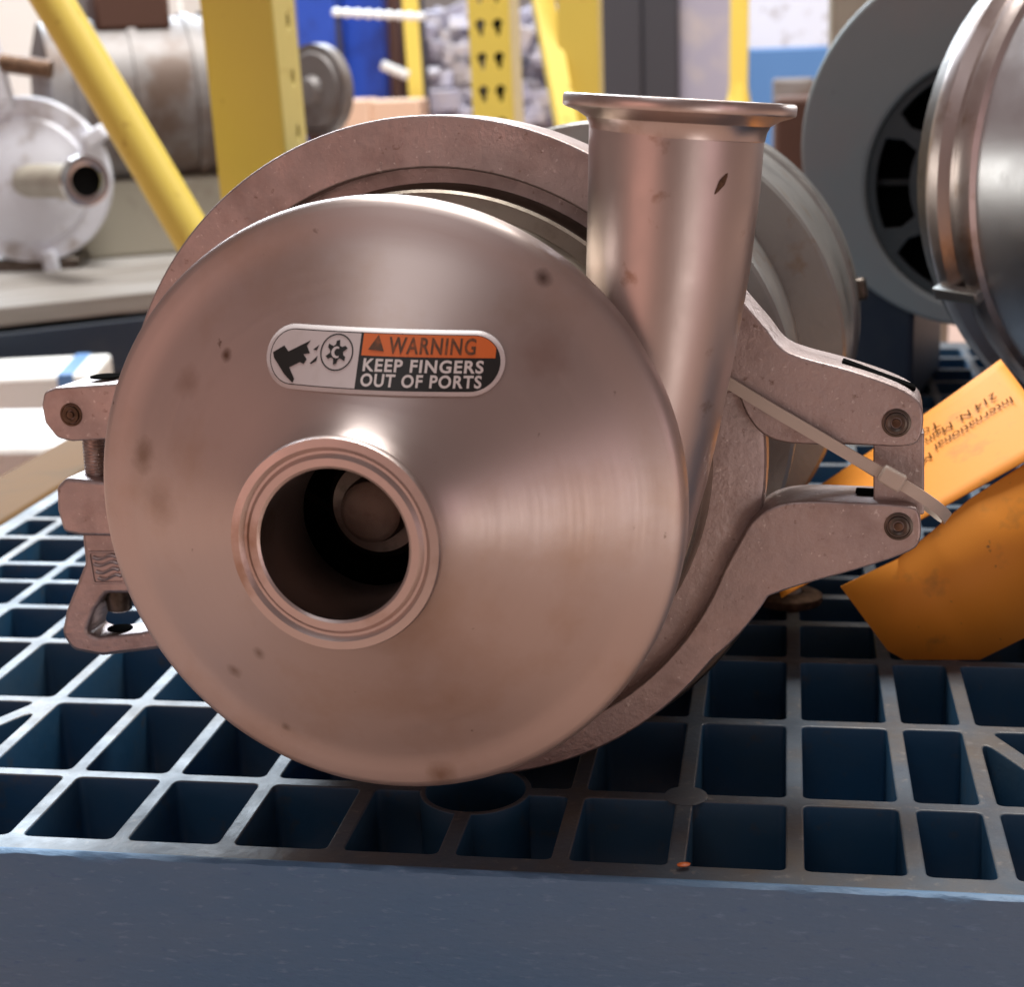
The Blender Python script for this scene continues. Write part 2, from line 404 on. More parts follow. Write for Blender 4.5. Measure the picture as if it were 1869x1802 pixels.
def stains(m, spots):
    nt = m.node_tree; N = nt.nodes; Lk = nt.links; b = N['Principled BSDF']
    tc = N.new('ShaderNodeTexCoord')
    nz = N.new('ShaderNodeTexNoise'); nz.inputs['Scale'].default_value = 170; nz.inputs['Detail'].default_value = 5; Lk.new(tc.outputs['Object'], nz.inputs[0])
    for px, py, rad, amt, c in spots:
        x, z = LP(px, py, -.008); src = b.inputs['Base Color'].links[0].from_socket
        d = N.new('ShaderNodeVectorMath'); d.operation = 'DISTANCE'; d.inputs[1].default_value = (x, yprof(math.hypot(x, z)), H+z); Lk.new(tc.outputs['Object'], d.inputs[0])
        a1 = N.new('ShaderNodeMath'); a1.operation = 'MULTIPLY_ADD'; Lk.new(nz.outputs['Fac'], a1.inputs[0]); a1.inputs[1].default_value = rad*1.6; Lk.new(d.outputs['Value'], a1.inputs[2])
        mr = N.new('ShaderNodeMapRange'); mr.inputs[1].default_value = rad*1.0; mr.inputs[2].default_value = rad*2.4; mr.inputs[3].default_value = amt; mr.inputs[4].default_value = 0; Lk.new(a1.outputs[0], mr.inputs[0])
        mx = N.new('ShaderNodeMix'); mx.data_type = 'RGBA'; Lk.new(mr.outputs[0], mx.inputs[0]); Lk.new(src, mx.inputs[6]); mx.inputs[7].default_value = (*c, 1); Lk.new(mx.outputs[2], b.inputs['Base Color'])
stains(M['cover'], [(427, 638, .0016, .9, (.14, .08, .05)), (262, 828, .0045, .7, (.27, .19, .14)), (350, 690, .004, .45, (.30, .20, .15)), (300, 905, .006, .4, (.30, .21, .16)), (990, 503, .0022, .9, (.07, .04, .03)), (492, 1175, .0020, .7, (.24, .17, .13)), (432, 1218, .0022, .7, (.24, .17, .13)), (1000, 640, .007, .5, (.42, .30, .27)), (800, 1425, .004, .7, (.26, .16, .10)), (760, 880, .002, .4, (.3, .2, .16)), (520, 1330, .0015, .6, (.2, .14, .1))])
# inlet ferrule with gasket groove and bore running into the casing
inl = [(.0268, -.0430), (.0268, -.0475), (.0300, -.0512), (.0318, -.0524), (.0321, -.0535), (.0321, -.0550), (.0317, -.0560), (.0292, -.0562), (.0286, -.0557), (.0279, -.0550), (.0271, -.0550), (.0264, -.0557), (.0259, -.0562), (.0236, -.0562), (.0228, -.0556), (.0226, -.0545), (.0226, -.0190), (.0232, -.0170), (.0250, -.0160)]
MB().lathe(inl[::-1], 128, AXIS, caps=False).build('inlet_port', M['steel'], pump, angle=28).location = (.0018, 0, 0)
# inside: dark chamber, impeller with hub nut
cham = [(.0255, -.0158), (.0700, -.0030), (.0880, .0060), (.0880, .0450), (.0001, .0450)]
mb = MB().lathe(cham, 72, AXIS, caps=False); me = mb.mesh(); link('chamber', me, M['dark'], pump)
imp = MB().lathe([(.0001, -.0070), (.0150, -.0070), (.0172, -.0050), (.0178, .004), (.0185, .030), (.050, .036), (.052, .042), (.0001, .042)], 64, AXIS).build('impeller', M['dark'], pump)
hub = MB().lathe([(.0001, -.0165), (.0078, -.0162), (.0098, -.0150), (.0105, -.0120), (.0107, -.0050)], 48, AXIS).build('hub_nut', M['hub'], imp)
for k in range(4):
    a = k*PI/2+.5; pts = []
    for i in range(9):
        r = .0178+.033*i/8; an = a-.9*i/8; pts.append((r*math.cos(an), .026+.004*i/8, H+r*math.sin(an)))
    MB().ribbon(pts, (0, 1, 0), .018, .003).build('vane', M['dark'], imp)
# casing drum behind the cover
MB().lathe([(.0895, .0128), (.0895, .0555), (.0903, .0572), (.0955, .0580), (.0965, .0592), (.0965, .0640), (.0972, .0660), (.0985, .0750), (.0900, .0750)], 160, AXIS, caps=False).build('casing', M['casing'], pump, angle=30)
# flange pair inside the clamp, then adapter back
MB().lathe([(.0900, .0735), (.1140, .0735), (.1160, .0742), (.1168, .0755), (.1168, .0860), (.1150, .0890), (.1080, .0900), (.0900, .0900)], 160, AXIS).build('back_flange', M['cast'], pump, angle=30)
# adapter and motor drum behind
MB().lathe([(.080, .088), (.1065, .0885), (.1095, .091), (.1095, .102), (.1060, .1045), (.1060, .160), (.09, .160)], 128, (.003, 0, H)).build('adapter', M['motor'], pump, angle=28)
MB().lathe([(.09, .158), (.1070, .1585), (.1085, .160), (.1085, .172), (.1050, .1745), (.1050, .262), (.09, .262)], 128, (.014, 0, H+.002)).build('adapter', M['motor'], pump, angle=28)
ofs = (.029, 0, H+.008)
drum = MB().lathe([(.095, .258), (.1085, .2585), (.1100, .2600), (.1105, .385), (.1095, .3875), (.1095, .3905), (.1120, .3920), (.1132, .3935), (.1132, .4180), (.112, .420), (.09, .422), (.0001, .422)], 128, ofs).build('motor_drum', M['motor'], pump, angle=28)
for an in (9, -20):
    a = math.radians(an); T = Matrix.Rotation(-a, 3, 'Y')
    MB().box((ofs[0]+.1145*math.cos(a), .405, ofs[2]+.1145*math.sin(a)), (.007, .012, .012), T).build('drum_bolt', M['dark'], drum, .002)
# round steady foot showing below the lower clamp arm
gf = ground(1440, 1098)
inv = Matrix((ax, ay, azv))
lf = inv @ (gf-(D-azv*H))
ft = MB().lathe([(.0001, -.0005), (.0150, -.0005), (.0160, .0010), (.0160, .0035), (.0145, .0045), (.0100, .0052), (.0070, .0052), (.0065, .0040), (.0001, .0035)], 40, (lf.x, lf.y, lf.z), 'z').build('steady_foot', M['rust'], pump)
MB().tube([(lf.x, lf.y, lf.z+.003), (lf.x-.01, lf.y+.004, lf.z+.03), (lf.x-.05, lf.y+.01, lf.z+.075)], .0065, 16).build('leg', M['motor'], pump)

# outlet: tapered tangential pipe, ferrule on top
yo = .034
stations = [(-.030, .0735, .0180), (-.012, .0765, .0200), (.000, .0785, .0215), (.020, .0815, .0230), (.045, .0847, .0248), (.070, .0876, .0262), (.095, .0896, .0272), (.112, .0905, .0276), (.1165, .0908, .0277)]
n = 72; vs = []; fs = []
for z, x, r in stations:
    for k in range(n):
        a = 2*PI*k/n; vs.append((x+r*math.cos(a), yo+r*math.sin(a)*min(1, .0275/r if r < .0275 else 1), H+z))
for i in range(len(stations)-1):
    for k in range(n): fs.append((i*n+k, i*n+(k+1) % n, (i+1)*n+(k+1) % n, (i+1)*n+k))
pipe = MB().add(vs, fs).build('outlet_pipe', M['tube'], pump, angle=30)
fer = [(.0262, .1120), (.0276, .1132), (.0280, .1158), (.0290, .1178), (.0320, .1196), (.0352, .1206), (.0363, .1211), (.0366, .1217), (.0366, .1240), (.0363, .1247), (.0356, .1250), (.0325, .1250), (.0318, .1244), (.0308, .1244), (.0301, .1250), (.0262, .1250), (.0252, .1244), (.0250, .1235), (.0250, .1050)]
f_ = MB().lathe([(r, z-.1145) for r, z in fer], 112, (0, 0, 0), 'z', caps=False).build('outlet_ferrule', M['steel'], pipe, angle=28)
f_.location = (.0908, yo, H+.1140); f_.rotation_euler = (0, math.radians(4.6), 0)
# gouge on the pipe
pts = []
for i in range(7):
    t = i/6; x, z = LP(1327-22*t, 314+40*t, .012); xc, rc = .0896, .0272
    pts.append((x, yo-math.sqrt(max(rc*rc-(x-xc)**2, 0))-.0001, H+z))
MB().tube(pts, [.0002, .0007, .0010, .0012, .0009, .0006, .0002], 6).build('gouge', M['rust'], pipe)
MB().lathe([(.1094, .3878), (.1102, .3884), (.1102, .3900), (.1094, .3906)], 96, ofs, close=True).build('rusty_seam', M['rust'], drum)
def arc(r, a0, a1, n=24): return [(r*math.cos(math.radians(a0+(a1-a0)*k/n)), r*math.sin(math.radians(a0+(a1-a0)*k/n))) for k in range(n+1)]

# ---- clamp, upper half: ring arc plus hinge ear (right) and screw ear (left)
YC, TC = .0655, .0275
RO, RI = .1215, .1035
pxl = lambda pts, y=YC: [LP(x, y_, y) for x, y_ in pts]
earR = pxl([(1398, 600), (1425, 638), (1470, 655), (1540, 672), (1625, 700), (1668, 722), (1687, 748), (1683, 800), (1660, 818), (1560, 812), (1440, 812), (1395, 798), (1365, 765), (1345, 715)])
def chaikin(p, it=2):
    for _ in range(it):
        q = [p[0]]
        for a, b in zip(p, p[1:]): q += [(a[0]*.75+b[0]*.25, a[1]*.75+b[1]*.25), (a[0]*.25+b[0]*.75, a[1]*.25+b[1]*.75)]
        p = q+[p[-1]]
    return p
earR = chaikin(earR)
upper = arc(RO, 168, 31, 60) + earR + arc(RI, 14, 168, 60)
up = xplate('clamp_half', [upper], YC, TC, M['cast'], bev=.0008); up['label'] = 'upper clamp half arching over the casing'
# slot in the top of the hinge ear
def slotbox(px0, px1, py, y0, w, dz, name, parent, mt):
    x0, z0 = LP(px0[0], px0[1], YC); x1, z1 = LP(px1[0], px1[1], YC)
    an = math.atan2(z1-z0, x1-x0); T = Matrix.Rotation(-an, 3, 'Y')
    return MB().box(((x0+x1)/2, YC+y0, H+(z0+z1)/2+dz), (math.hypot(x1-x0, z1-z0), w, .0015), T).build(name, mt, parent, .0006)
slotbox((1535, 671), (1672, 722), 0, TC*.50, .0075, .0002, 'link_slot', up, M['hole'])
earL = xplate('screw_ear', [rounded(pxl([(330, 560), (300, 640), (218, 700), (100, 708), (80, 716), (76, 740), (82, 772), (104, 800), (130, 806), (208, 802), (330, 802)]), [.001, .002, .002, .002, .003, .003, .003, .004, .002, .001, .001])], YC, TC, M['cast'], up, bev=.0008)
x0, z0 = LP(120, 704, YC); x1, z1 = LP(200, 700, YC)
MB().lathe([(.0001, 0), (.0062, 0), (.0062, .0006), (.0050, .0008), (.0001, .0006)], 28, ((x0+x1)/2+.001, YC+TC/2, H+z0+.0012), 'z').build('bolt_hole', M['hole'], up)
def pin(px, py, y, r, parent, mt=M['cast'], rustc=True):
    x, z = LP(px, py, y)
    p = MB().lathe([(r*1.35, y+.0004), (r*1.35, y-.0003), (r*1.12, y-.0005), (r*1.05, y+.0002), (r*.98, y-.0010), (r*.80, y-.0012), (r*.55, y-.0008), (r*.5, y+.0006), (.0001, y+.0006)][::-1], 36, (x, 0, H+z)).build('pin', mt, parent, angle=25)
    MB().lathe([(r*.42, y-.0004), (r*.40, y-.0012), (.0001, y-.0014)][::-1], 24, (x, 0, H+z)).build('pin_core', M['rust'], p)
    return p
pin(1636, 772, YC, .0036, up, M['dark'])
pin(130, 757, YC, .0033, up, M['rust'])

# ---- clamp, lower half: arm sweeping down from the lower hinge ear
low_o = pxl([(1400, 1092), (1388, 1112), (1350, 1160), (1300, 1205)])
earRl = pxl([(1412, 922), (1470, 914), (1560, 918), (1660, 922), (1680, 934), (1682, 990), (1660, 1010), (1570, 1040), (1470, 1066), (1405, 1088)])
inner = pxl([(1352, 985), (1372, 950)])
tail = chaikin([arc(RI+.006, -174, -20, 60)[-1]]+inner+earRl+low_o)
low = arc(RI+.006, -174, -20, 60) + tail[1:] + arc(RO, -40, -174, 60)
lo = xplate('clamp_half', [low], YC, TC, M['cast'], bev=.0008); lo['label'] = 'lower clamp half sweeping under the casing'
pin(1640, 961, YC, .0036, lo, M['dark'])
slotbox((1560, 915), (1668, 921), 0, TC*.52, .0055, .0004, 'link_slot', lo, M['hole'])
# link block between the two ears, set back in their slots
lk = xplate('hinge_link', [rounded(pxl([(1594, 790), (1687, 790), (1687, 940), (1594, 940)], YC+.006), .001)], YC+.006, .0105, M['cast'], bev=.0006)
xplate('shaded_rim_arc', [arc(.1275, -28, -66, 30)+arc(.100, -66, -28, 30)], YC+TC+.001, .030, M['dark'], bev=.001)  # rear rim arc behind the clamp; dark steel stands in for its shadow
# ---- left: swing bolt, nut body, loop handle
bx, bz0 = LP(174, 800, YC+.011); _, bz1 = LP(174, 1112, YC+.011)
pts = []; rr = []
nt_ = 120; sh = .0052
zz0, zz1 = bz0+.004, LP(200, 885, YC+.011)[1]-.002
vs = []; fs = []; ns = 20
for i in range(nt_+1):
    z = zz0+(zz1-zz0)*i/nt_
    for k in range(ns):
        ph = 2*PI*(k/ns)+z*2*PI/.00125
        r = sh-.0004+.0004*math.cos(ph); a = 2*PI*k/ns
        vs.append((bx+r*math.cos(a), YC+.011+r*math.sin(a), H+z))
for i in range(nt_):
    for k in range(ns): fs.append((i*ns+k, (i+1)*ns+k, (i+1)*ns+(k+1) % ns, i*ns+(k+1) % ns))
bolt = MB().add(vs, fs).build('swing_bolt', M['steel'], pump, angle=60)
nut = xplate('nut_body', [rounded(pxl([(122, 872), (300, 888), (330, 980), (235, 980), (150, 978), (118, 972), (106, 930), (105, 888)]), [.003, .001, .001, .001, .002, .003, .003, .003])], YC-.001, .021, M['cast'], bev=.0015)
hand = xplate('loop_handle', [rounded(pxl([(146, 972), (300, 972), (380, 1060), (400, 1170), (300, 1186), (185, 1200), (130, 1190), (109, 1160), (118, 1115), (152, 1030)]), [.001, .001, .001, .002, .003, .005, .006, .006, .006, .004]),
                               rounded(pxl([(190, 1086), (285, 1086), (330, 1140), (250, 1158), (176, 1166), (155, 1158), (168, 1120)]), [.003, .002, .002, .002, .002, .003, .003])], YC+.001, .017, M['cast'], bev=.0016)
hx, hz = LP(225, 1150, YC+.009)
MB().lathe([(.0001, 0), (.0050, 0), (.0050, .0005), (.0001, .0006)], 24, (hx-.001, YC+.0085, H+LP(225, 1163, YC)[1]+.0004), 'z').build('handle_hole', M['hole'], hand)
sx, sz = LP(215, 1080, YC+.009); sz2 = LP(215, 1112, YC+.009)[1]
MB().tube([(sx, YC+.0095, H+sz+.004), (sx, YC+.0095, H+sz-.001), (sx, YC+.0095, H+sz2), (sx, YC+.0095, H+sz2-.001)], [.0055, .0055, .0048, .003], 20).build('bolt_end', M['dark'], bolt)
# embossed maker's square: frame with two waved strokes
fr = pxl([(158, 1007), (222, 1007), (229, 1066), (168, 1068)], YC)
xplate('embossed_mark', [rounded(fr, .0012), rounded([(p[0]*.86+.14*sum(q[0] for q in fr)/4, p[1]*.86+.14*sum(q[1] for q in fr)/4) for p in fr], .001)], YC+.0004, .0012, M['cast'], hand, bev=.0003)
for row in ((168, 1018, 212, 1018), (170, 1030, 214, 1030), (174, 1044, 216, 1042), (178, 1056, 220, 1053)):
    pts = []
    for i in range(13):
        t = i/12; x, z = LP(row[0]+(row[2]-row[0])*t, row[1]+(row[3]-row[1])*t+3.5*math.sin(t*2*PI), YC)
        pts.append((x, YC+.0006, H+z))
    MB().tube(pts, .0007, 6).build('embossed_stroke', M['cast'], hand)

# ---- warning sticker, bent onto the cone
LW, LH = .0752, .0190
lc = Vector((.0068, .0487)); lrot = math.radians(-2.2)
def on_cone(u, v, lift):
    x = lc.x+u*math.cos(lrot)-v*math.sin(lrot); z = lc.y+u*math.sin(lrot)+v*math.cos(lrot)
    r = math.hypot(x, z); return Vector((x, yprof(r)-lift, H+z))
def stad(u, w, h, corner=None):
    r = corner or h/2; e = w/2-r
    if abs(u) <= e: return h/2
    d = min(abs(u)-e, r); return h/2-r+math.sqrt(max(r*r-d*d, 0))
def strip(u0, u1, lo_, hi_, lift, nu=60, nv=8):
    mb = MB(); vs = []; fs = []
    for i in range(nu+1):
        u = u0+(u1-u0)*(1-math.cos(PI*i/nu))/2
        for j in range(nv+1):
            v = lo_(u)+(hi_(u)-lo_(u))*j/nv; vs.append(on_cone(u, v, lift))
    for i in range(nu):
        for j in range(nv):
            a = i*(nv+1)+j; fs.append((a, a+1+nv, a+2+nv, a+1)[::1])
    mb.add(vs, fs); return mb
def lput(mb, name, mt, parent):
    me = mb.mesh(); return link(name, me, mt, parent, angle=60)
S = lambda k: (lambda u: stad(u, LW-2*k, LH-2*k))
base = strip(-LW/2, LW/2, lambda u: -S(0)(u), S(0), .0003)
lab = lput(base, 'warning_label', M['sticker'], pump); lab['label'] = 'oval sticker with orange warning band and cutting hazard symbol'
sol = lab.modifiers.new('thick', 'SOLIDIFY'); sol.thickness = .0003; sol.offset = 0
k = .0013
lput(strip(-LW/2+k, LW/2-k, lambda u: -S(k)(u), S(k), .00055), 'border_line', M['black_ink'], lab)
k = .0016
lput(strip(-LW/2+k, -.0064, lambda u: -S(k)(u), S(k), .00065), 'symbol_panel', M['sticker'], lab)
MID = .0016
k = .0015
lput(strip(-.0056, LW/2-k-.0014, lambda u: min(MID, S(k)(u)), S(k), .00065), 'signal_panel', M['orange_ink'], lab)
lput(strip(-.0056, LW/2-k, lambda u: -S(k)(u), lambda u: min(MID-.0002, S(k)(u)), .00060), 'message_panel', M['black_ink'], lab)
def label_text(txt, u, v, size, width, mt, name='lettering', bold=.0):
    me = text_mesh(txt, size, bold, 1.13)
    xs_ = [q.co.x for q in me.vertices]; sx = width/(max(xs_)-min(xs_)); x_0 = min(xs_)
    bent(me, lambda c: on_cone(u+(c.x-x_0)*sx, v+c.y, .00078)); me.flip_normals()
    return link(name, me, mt, lab, angle=60)
label_text('WARNING', .0026, .0026, .0066, .0262, M['faded_ink'], bold=.00014)
label_text('KEEP FINGERS', -.0046, -.0027, .0050, .0362, M['white_ink'], bold=.00014)
label_text('OUT OF PORTS', -.0048, -.0070, .0050, .0362, M['white_ink'], bold=.00014)
def label_shape(outlines, name, mt, lift=.00078):
    me = plate_mesh(outlines, .00002)
    bm = bmesh.new(); bm.from_mesh(me)
    bmesh.ops.delete(bm, geom=[f for f in bm.faces if f.normal.z < .5], context='FACES')
    bmesh.ops.triangulate(bm, faces=bm.faces)
    for _ in range(2): bmesh.ops.subdivide_edges(bm, edges=[e for e in bm.edges if e.calc_length() > .0015], cuts=1, use_grid_fill=True)
    bm.to_mesh(me); bm.free()
    bent(me, lambda c: on_cone(c.x, c.y, lift)); me.flip_normals()
    return link(name, me, mt, lab, angle=60)
# pixel coordinates in the sticker close-up -> sticker frame
def lz(pts):
    out = []
    for x, y in pts:
        # close-up: x 40..1785 over LW, centreline from (40,300) to (1785,370)
        u = (x-912)/1745*LW; v = -((y-(325+(x-912)*.0655)))/415*LH; out.append((u, v))
    return out
hand_sym = lz([(92, 255), (178, 212), (218, 250), (385, 180), (360, 215), (392, 262), (340, 268), (372, 300), (352, 330), (320, 318), (240, 352), (292, 425), (280, 450), (205, 395), (105, 290)])
label_shape([hand_sym], 'hand_symbol', M['black_ink'])
for fr_ in ([(412, 240), (458, 208), (440, 245)], [(400, 325), (455, 278), (448, 312), (410, 330)]): label_shape([lz(fr_)], 'finger_tip_symbol', M['black_ink'])
cu_, cv_ = lz([(596, 258)])[0]
label_shape([circle(cu_, cv_, .0054, 40), circle(cu_, cv_, .0050, 40)], 'impeller_ring_symbol', M['black_ink'])
star = []
for k in range(6):
    a = 2*PI*k/6+.35
    for da, r in ((0, .0037), (.30, .0033), (.42, .0023), (.80, .0021)): star.append((cu_+r*math.cos(a+da), cv_+r*math.sin(a+da)))
label_shape([star], 'impeller_symbol', M['black_ink'])
label_shape([[(cu_+.0017*math.cos(t), cv_+.0017*math.sin(t)) for t in [1.2+i*.25 for i in range(17)]]+[(cu_+.0011*math.cos(t)+.0004, cv_+.0011*math.sin(t)) for t in [5.2-i*.25 for i in range(17)]]], 'impeller_eye_symbol', M['sticker'], .0009)
label_shape([lz([(828, 245), (892, 155), (944, 262)])], 'alert_triangle', M['faded_ink'])

# ------------------------------------------------------------------ cable tie and orange tag
yt = YC-.004
def tp(px, py, y): 
    x, z = LP(px, py, y); return D+ax*x+ay*y+azv*z
loop = [tp(1300, 680, YC-.001), tp(1325, 696, yt+.002), tp(1400, 742, yt+.0012), tp(1480, 789, yt+.0010), tp(1560, 836, yt+.001), tp(1625, 872, yt), tp(1680, 905, yt+.002), tp(1715, 930, YC+.004), tp(1728, 944, YC+.012), tp(1720, 944, YC+.026), tp(1660, 900, YC+.032), tp(1500, 800, YC+.032), tp(1400, 740, YC+.030), tp(1330, 694, YC+.026)]
# the tie: front strap with ratchet head and tail, closing behind the hinge
t_root = empty('cable_tie', tp(1560, 836, yt))
tag(t_root, 'translucent nylon cable tie looped round the pump clamp hinge', 'cable tie')
off = t_root.location
def smooth_pts(pts, n=6):
    out = []
    P = [pts[0]]+pts+[pts[-1]]
    for i in range(1, len(P)-2):
        for k in range(n):
            t = k/n; a, b, c, d = P[i-1], P[i], P[i+1], P[i+2]
            out.append(.5*((2*b)+(c-a)*t+(2*a-5*b+4*c-d)*t*t+(3*b-a-3*c+d)*t**3))
    out.append(pts[-1]); return out
wdir = (azv*.84+ax*.55)
MB().ribbon([p-off for p in smooth_pts(loop[:9])], wdir, .0040, .0012).build('strap', M['tie'], t_root, angle=60)
MB().ribbon([p-off for p in smooth_pts(loop[8:])], wdir, .0040, .0012).build('strap', M['tie'], t_root, angle=60)
hd = tp(1628, 873, yt-.0012)-off
ddir = (tp(1680, 905, yt)-tp(1560, 836, yt)).normalized(); wn = (Vector(wdir)-ddir*ddir.dot(Vector(wdir))).normalized()
Tm = Matrix((ddir, wn, ddir.cross(wn))).transposed()
MB().box(hd, (.0085, .0062, .0042), Tm).build('ratchet_head', M['tie'], t_root, .0009)

tg = empty('orange_tag', ground(1720, 1205)); tag(tg, 'folded orange card tag with printed address tied to the pump hinge', 'tag')
toff = tg.location
def grid_patch(c00, c10, c11, c01, nu, nv, bulge):
    vs = []; fs = []
    n = (c10-c00).cross(c01-c00).normalized()
    for i in range(nu+1):
        for j in range(nv+1):
            u, v = i/nu, j/nv
            p = (c00*(1-u)+c10*u)*(1-v)+(c01*(1-u)+c11*u)*v
            vs.append(p+n*(bulge*(4*v*(1-v))*1.0+bulge*.4*math.sin(u*5+1)*v)-toff)
    for i in range(nu):
        for j in range(nv): a = i*(nv+1)+j; fs.append((a, a+nv+1, a+nv+2, a+1))
    return MB().add(vs, fs)
ZF = .694
BL, BR, TR, TL = W(1425, 1090, ZF+.004), W(1935, 805, ZF-.004), W(1826, 655, .760), W(1395, 960, .765)
pan = grid_patch(BL, BR, TR, TL, 24, 10, .0015).build('upper_panel', M['card'], tg, angle=60)
pan.modifiers.new('t', 'SOLIDIFY').thickness = .0007
poly = [(1535, 1072), (1620, 1188), (1650, 1205), (1788, 1205), (1890, 1155), (1985, 1020), (1940, 802), (1869, 848), (1770, 912), (1700, 972), (1640, 1020)]
def low_pt(px, py):
    # hanging panel: near-vertical sheet standing on the pallet, fold at the top
    t = min(1, max(0, (1205-py)/(1205-820)))
    f_ = 1205-(px-1535)*.68-70   # height of the fold at this x
    return W(px, py, 0.714-.020*min(1, max(0, (1205-py)/(1205-(1072-(px-1535)*.667)))))
lp = [low_pt(*q)-toff for q in poly]
mb = MB().add(lp, [tuple(range(len(lp)))]); me = mb.mesh()
bm = bmesh.new(); bm.from_mesh(me); bmesh.ops.triangulate(bm, faces=bm.faces); bm.to_mesh(me); bm.free()
pan2 = link('hanging_panel', me, M['card'], tg, angle=70); pan2.modifiers.new('t', 'SOLIDIFY').thickness = .0007
if pan2.data.polygons[0].normal.dot(FW) > 0: pan2.data.flip_normals()
# print on the upper panel, upside down as it lies
nrm = (BR-BL).cross(TL-BL).normalized(); sgn = -1 if nrm.dot(FW) > 0 else 1
def patch(u, v, lift=0):
    p = (BL*(1-u)+BR*u)*(1-v)+(TL*(1-u)+TR*u)*v
    return p+nrm*(.0015*4*v*(1-v)+.0006*math.sin(u*5+1)*v)+nrm*sgn*lift
def pix(P):
    d = P-CAM; z = d.dot(FW); return Vector((CX+FPX*d.dot(RT)/z, CY-FPX*d.dot(UP)/z))
def uv_of(px, py):
    u = v = .5
    for _ in range(12):
        q = pix(patch(u, v)); e = Vector((px, py))-q; h = 1e-4
        du = (pix(patch(u+h, v))-q)/h; dv = (pix(patch(u, v+h))-q)/h; det = du.x*dv.y-du.y*dv.x
        u += (e.x*dv.y-e.y*dv.x)/det; v += (du.x*e.y-du.y*e.x)/det
    return Vector((u, v))
def tag_text(txt, p0, p1, capx, capy):
    a, b = uv_of(*p0), uv_of(*p1); c_ = uv_of(p0[0]+capx, p0[1]+capy)
    me = text_mesh(txt, 1.0, 0); xs_ = [v.co.x for v in me.vertices]; x_0, x_1 = min(xs_), max(xs_)
    def f(c):
        q = a+(b-a)*((c.x-x_0)/(x_1-x_0))+(c_-a)*(c.y/.70); return patch(q.x, q.y, .0011)-toff
    bent(me, f); return link('lettering', me, M['card_ink'], tg)
tag_text('International', (1846, 727), (1707, 815), 6, 9.8)
tag_text('214 N. Main', (1816, 719), (1690, 804), 6, 9.8)
tag_text('M', (1698, 829), (1681, 839), 6, 9.8)
tag_text('To', (1713, 771), (1683, 789), 6, 9.5)

# ------------------------------------------------------------------ second machine at right: blue-grey motor bell and steel canister
bell = empty('electric_motor', (.135, 1.16, 0)); tag(bell, 'blue-grey motor with slotted end bell standing behind the orange tag', 'motor')
bc = W(1800, 262, 1.12)
by_dir = (Vector((bc.x, bc.y, 0))-Vector((CAM.x, CAM.y, 0))).normalized()
bell.location = (bc.x, bc.y, 0); bell.rotation_euler = (0, 0, math.atan2(-by_dir.x, by_dir.y)-.10)
hz_ = bc.z; RB = .126
slots = []
def arcslot(r0, r1, a0, a1):
    o_ = [(r1*math.cos(math.radians(a0+(a1-a0)*k/12)), r1*math.sin(math.radians(a0+(a1-a0)*k/12))) for k in range(13)]
    i_ = [(r0*math.cos(math.radians(a1-(a1-a0)*k/12)), r0*math.sin(math.radians(a1-(a1-a0)*k/12))) for k in range(13)]
    return o_+[((r0+r1)/2*math.cos(math.radians(a1+3)), (r0+r1)/2*math.sin(math.radians(a1+3)))]+i_+[((r0+r1)/2*math.cos(math.radians(a0-3)), (r0+r1)/2*math.sin(math.radians(a0-3)))]
scx, scz = .006, -.027
for a0 in range(30, 390, 60):
    slots.append([(scx+x, scz+z) for x, z in arcslot(.057, .080, a0+7, a0+53)])
T = Matrix(((1, 0, 0, 0), (0, 0, 1, 0), (0, 1, 0, hz_), (0, 0, 0, 1)))
link('end_bell', plate_mesh([circle(0, 0, RB, 96), circle(scx, scz, .0865, 72)], .012, T, .003), M['teal'], bell, angle=40)
T2 = Matrix(((1, 0, 0, 0), (0, 0, 1, .004), (0, 1, 0, hz_), (0, 0, 0, 1)))
link('fan_guard', plate_mesh([circle(scx, scz, .088, 72)]+slots, .006, T2, .001), M['guard'], bell, angle=40)
MB().lathe([(RB*.99, .004), (RB, .010), (RB, .20), (RB*.9, .21), (.0001, .21)], 72, (0, 0, hz_), caps=False).build('motor_body', M['teal'], bell)
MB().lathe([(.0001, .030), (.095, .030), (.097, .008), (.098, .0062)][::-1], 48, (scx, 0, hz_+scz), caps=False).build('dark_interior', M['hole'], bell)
for a0 in range(0, 360, 30):
    a = math.radians(a0); MB().box((scx+.065*math.cos(a), .02, hz_+scz+.065*math.sin(a)), (.040, .012, .004), Matrix.Rotation(-a, 3, 'Y')).build('fan_blade', M['black'], bell)
for s in (-1, 1): MB().box((s*.07, .08, (hz_-RB*.86)/2+.004), (.05, .16, hz_-RB*.86+.008)).build('foot', M['navy'], bell, .004)

can = empty('steel_canister', (0, 0, 0)); cc = W(2009, 300, .90)
can.location = (cc.x, cc.y, 0); can.rotation_euler = (0, 0, math.radians(39.5))
tag(can, 'shiny stainless canister with banded rim in front of the slotted motor', 'canister')
cr = .133
MB().lathe([(cr*.93, .0), (cr*.962, .0), (cr*.962, -.20), (cr*.9, -.21), (.0001, -.212)][::-1], 128, (0, 0, cc.z), caps=False).build('shell', M['shell'], can, angle=30)
MB().lathe([(cr*.95, -.034), (cr*.985, -.032), (cr*1.0, -.028), (cr*1.0, -.024), (cr*.975, -.0205), (cr*.968, -.0195), (cr*.968, -.0165), (cr*.975, -.0155), (cr*1.0, -.012), (cr*1.0, -.006), (cr*.985, -.002), (cr*.95, .0)], 128, (0, 0, cc.z), caps=False).build('rim_band', M['steel'], can, angle=30)
MB().lathe([(cr*.95, -.001), (cr*.9, .016), (.03, .022), (.0001, .022)], 64, (0, 0, cc.z)).build('back_plate', M['dark'], can, angle=30)
